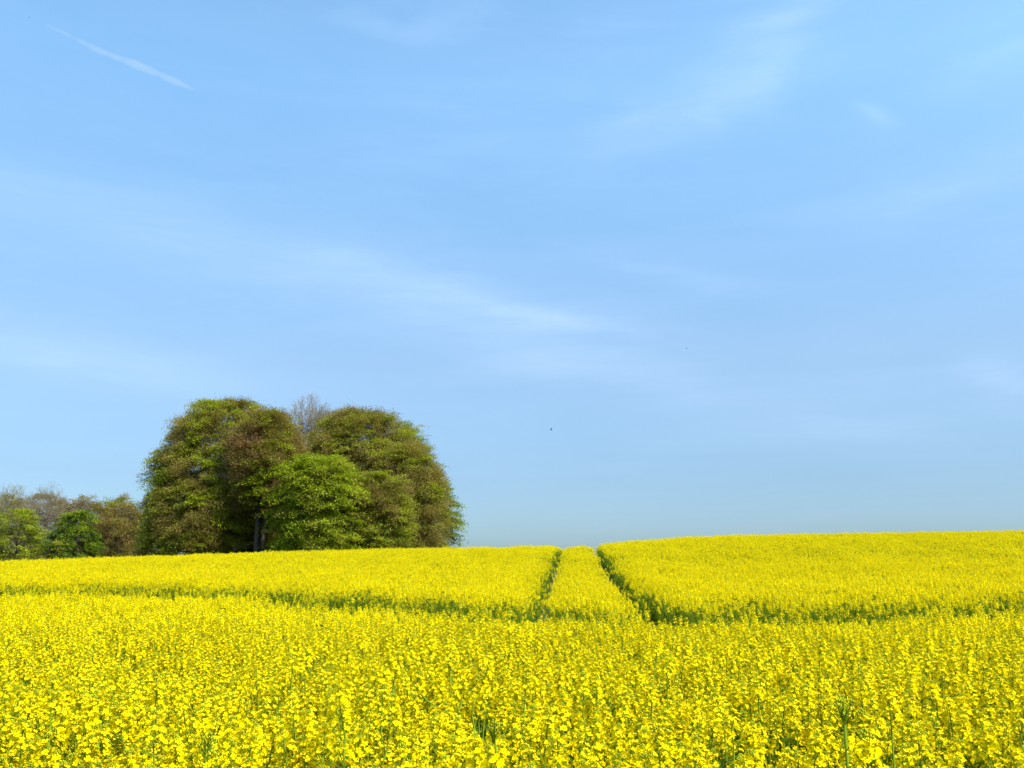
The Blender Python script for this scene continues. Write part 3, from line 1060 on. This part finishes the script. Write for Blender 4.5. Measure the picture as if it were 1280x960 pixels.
def stalk(px, py, Yd, label, kind_, seed, lean=0.0):
    """a tall single stalk with its tip at the given place"""
    tip = at(px, py, Yd)
    rng = np.random.default_rng(seed)
    r = bpy.data.objects.new('rapeseed_plant', None)
    bx, by = tip.x - lean, Yd
    r.location = (bx, by, float(ground_z(bx, by)))
    scene.collection.objects.link(r)
    H = tip.z - r.location.z
    tag(r, label, 'rapeseed plant', 'tall rapeseed stalks standing above the rest')
    off = .022 if kind_ == 'bud' else .115
    t = np.linspace(0, 1, 9)
    S = np.stack([lean * t ** 3, .01 * np.sin(t * 5), t * (H - off)], 1)
    a = Acc(); tube(a, S, np.linspace(.0052, .0022, 9), 7, 2)
    tops = []
    for k in range(3):
        h = (H - off) * (.62 + .1 * k)
        an = rng.uniform(0, 6.28)
        p0 = np.array([np.interp(h, S[:, 2], S[:, 0]), 0, h])
        p1 = p0 + np.array([math.cos(an) * .09, math.sin(an) * .09, .14])
        tube(a, [p0, (p0 + p1) / 2 + np.array([math.cos(an), math.sin(an), -.3]) * .012, p1], [.003, .0025, .002], 5, 2)
        tops.append(p1)
    link('stem', a.mesh('stem', RAPE, smooth=True), r)
    lv = Acc()
    for k in range(5):
        rape_leaf(lv, S[1 + k % 4], rng.uniform(0, 6.28), .12 - .01 * k, .035, rng)
    link('leaves', lv.mesh('leaves', RAPE), r)
    if kind_ == 'bud':
        b = link('bud_cluster', big_buds(seed), r)
        b.location = Vector(S[-1])
        fl = Acc()
        for k in range(3):
            an = rng.uniform(0, 6.28)
            o = np.array([math.cos(an), math.sin(an), 0])
            c = S[-1] + o * .022 + np.array([0, 0, -.045 - .012 * k])
            flower(fl, c, o + np.array([0, 0, .3]), rng, 1.15)
            segs(fl, [S[-1] - np.array([0, 0, .055 + .012 * k])], [c], .0009, .0008, 3, 2)
        link('flowers', fl.mesh('flowers', RAPE), r)
    else:
        h = link('flower_head', R_ME[seed % 5], r)
        h.location = Vector(S[-1])
    for i_, p in enumerate(tops):
        h = link('flower_head', R_ME[(seed + i_) % 5], r)
        h.location = Vector(p)


stalk(1050, 866, 1.4, 'thick upright stalk topped by a cluster of green buds, near the bottom right', 'bud', 1, 0.0)
stalk(1108, 858, 2.3, 'thin straight flowering stalk beside the thick budded one', 'flower', 2, .01)
stalk(262, 912, 1.6, 'low stalk with a green bud cluster near the bottom left', 'bud', 3, -.01)
stalk(618, 896, 1.7, 'stalk bending left under its half open bud cluster, bottom middle', 'bud', 4, -.05)
stalk(728, 842, 3.0, 'flowering stalk with a long curved bare stem, right of the bending budded one', 'flower', 5, -.05)
stalk(367, 812, 3.4, 'slim flowering stalk rising above the crop left of the middle', 'flower', 6, .0)
stalk(1078, 918, 1.1, 'largest closest yellow flower head at the bottom right edge', 'flower', 7, .0)
stalk(832, 820, 3.2, 'slim flowering stalk rising above the crop right of the middle', 'flower', 8, .01)


# ------------------------------------------------------------------ birds
mb, T = new_mat('bird_plumage')
p = T.n('ShaderNodeBsdfPrincipled'); p.inputs['Roughness'].default_value = 0.6
nz = T.n('ShaderNodeTexNoise'); nz.inputs['Scale'].default_value = 20
T.put(p.inputs['Base Color'], T.mix(nz.outputs['Fac'], (0.02, 0.02, 0.024), (0.05, 0.05, 0.055)))
o_ = T.n('ShaderNodeOutputMaterial'); T.t.links.new(p.outputs[0], o_.inputs[0])


def bird(px, py, Y, span, heading, bank, lift, label):
    a = Acc()
    L = span * .48
    t = np.array([-.5, -.38, -.15, .1, .28, .36, .44, .5]) * L
    tube(a, np.stack([0 * t, t, np.array([0, 0, -.02, -.02, .0, .02, .01, 0]) * L], 1),
         np.array([.02, .05, .11, .12, .08, .085, .06, .008]) * L, 8)
    a.add([(-.03 * L, -.4 * L, 0), (.03 * L, -.4 * L, 0), (.13 * L, -.72 * L, .0), (0, -.75 * L, .01 * L), (-.13 * L, -.72 * L, 0)],
          [(0, 1, 2, 3)], [(0, 3, 4)])
    for s in (-1, 1):
        n = 6
        x = np.linspace(.08 * L, span / 2, n)
        z = lift * np.sin(np.linspace(0, 1.4, n)) * span * .32
        lead = np.array([.14, .22, .24, .16, .02, -.18]) * L
        trail = np.array([-.2, -.2, -.16, -.16, -.2, -.24]) * L
        up = np.stack([s * x, lead, z + .012 * L], 1); dn = np.stack([s * x, trail, z], 1)
        lo = np.stack([s * x, (lead + trail) / 2, z - .03 * L], 1)
        V = np.concatenate([up, dn, lo])
        i = np.arange(n - 1)
        Q = np.concatenate([np.stack([i, i + 1, n + i + 1, n + i], 1), np.stack([i, i + 1, 2 * n + i + 1, 2 * n + i], 1),
                            np.stack([n + i, n + i + 1, 2 * n + i + 1, 2 * n + i], 1)])
        a.add(V, Q)
    o = link('bird', a.mesh('bird', [mb], smooth=True))
    o.location = at(px, py, Y)
    o.rotation_euler = (0.1, bank, heading)
    tag(o, label, 'bird', 'small birds in the sky')


bird(689, 537.5, 150, .8, R(75), R(-25), 1.2, 'dark bird with raised wing flying right of the tree clump')
bird(858.5, 436, 190, .6, R(80), R(10), .5, 'tiny dark bird high over the right half of the field')
bird(36.5, 21.5, 210, .7, R(40), R(20), .8, 'tiny dark bird in the top left corner above the contrail')
bird(532.5, 510.5, 260, .45, R(95), R(0), .5, 'faint speck of a bird just above the right shoulder of the clump')

# ------------------------------------------------------------------ contrail
D = 2600.0
c0, c1 = at(55, 30, D), at(250, 115, D)
tt = np.linspace(0, 1, 90)
axis = np.array(c1 - c0)
perp = np.cross(axis, (0, 1, 0)); perp /= np.linalg.norm(perp)
wb = np.interp(tt, [0, .35, .6, 1], [0, -.012, -.004, 0]) * np.linalg.norm(axis)
Pc = np.array(c0)[None] + axis[None] * tt[:, None] + perp[None] * (wb + 1.2 * np.sin(tt * 11))[:, None]
rad = np.interp(tt, [0, .3, .6, .85, 1], [3, 8, 13, 11, 2]) * (1 + .12 * np.sin(tt * 23) + .08 * np.sin(tt * 57) + .05 * np.sin(tt * 83))
a = Acc(); tube(a, Pc, rad, 14)
mc, T = new_mat('ice_cloud')
pv = T.n('ShaderNodeVolumePrincipled')
pv.inputs['Color'].default_value = (1, 1, 1, 1)
pv.inputs['Density'].default_value = 0.0065
pv.inputs['Anisotropy'].default_value = 0.0
o_ = T.n('ShaderNodeOutputMaterial'); T.t.links.new(pv.outputs[0], o_.inputs['Volume'])
tag(link('contrail', a.mesh('contrail', [mc], smooth=True)), 'thin white vapour trail slanting across the upper left sky', 'contrail')
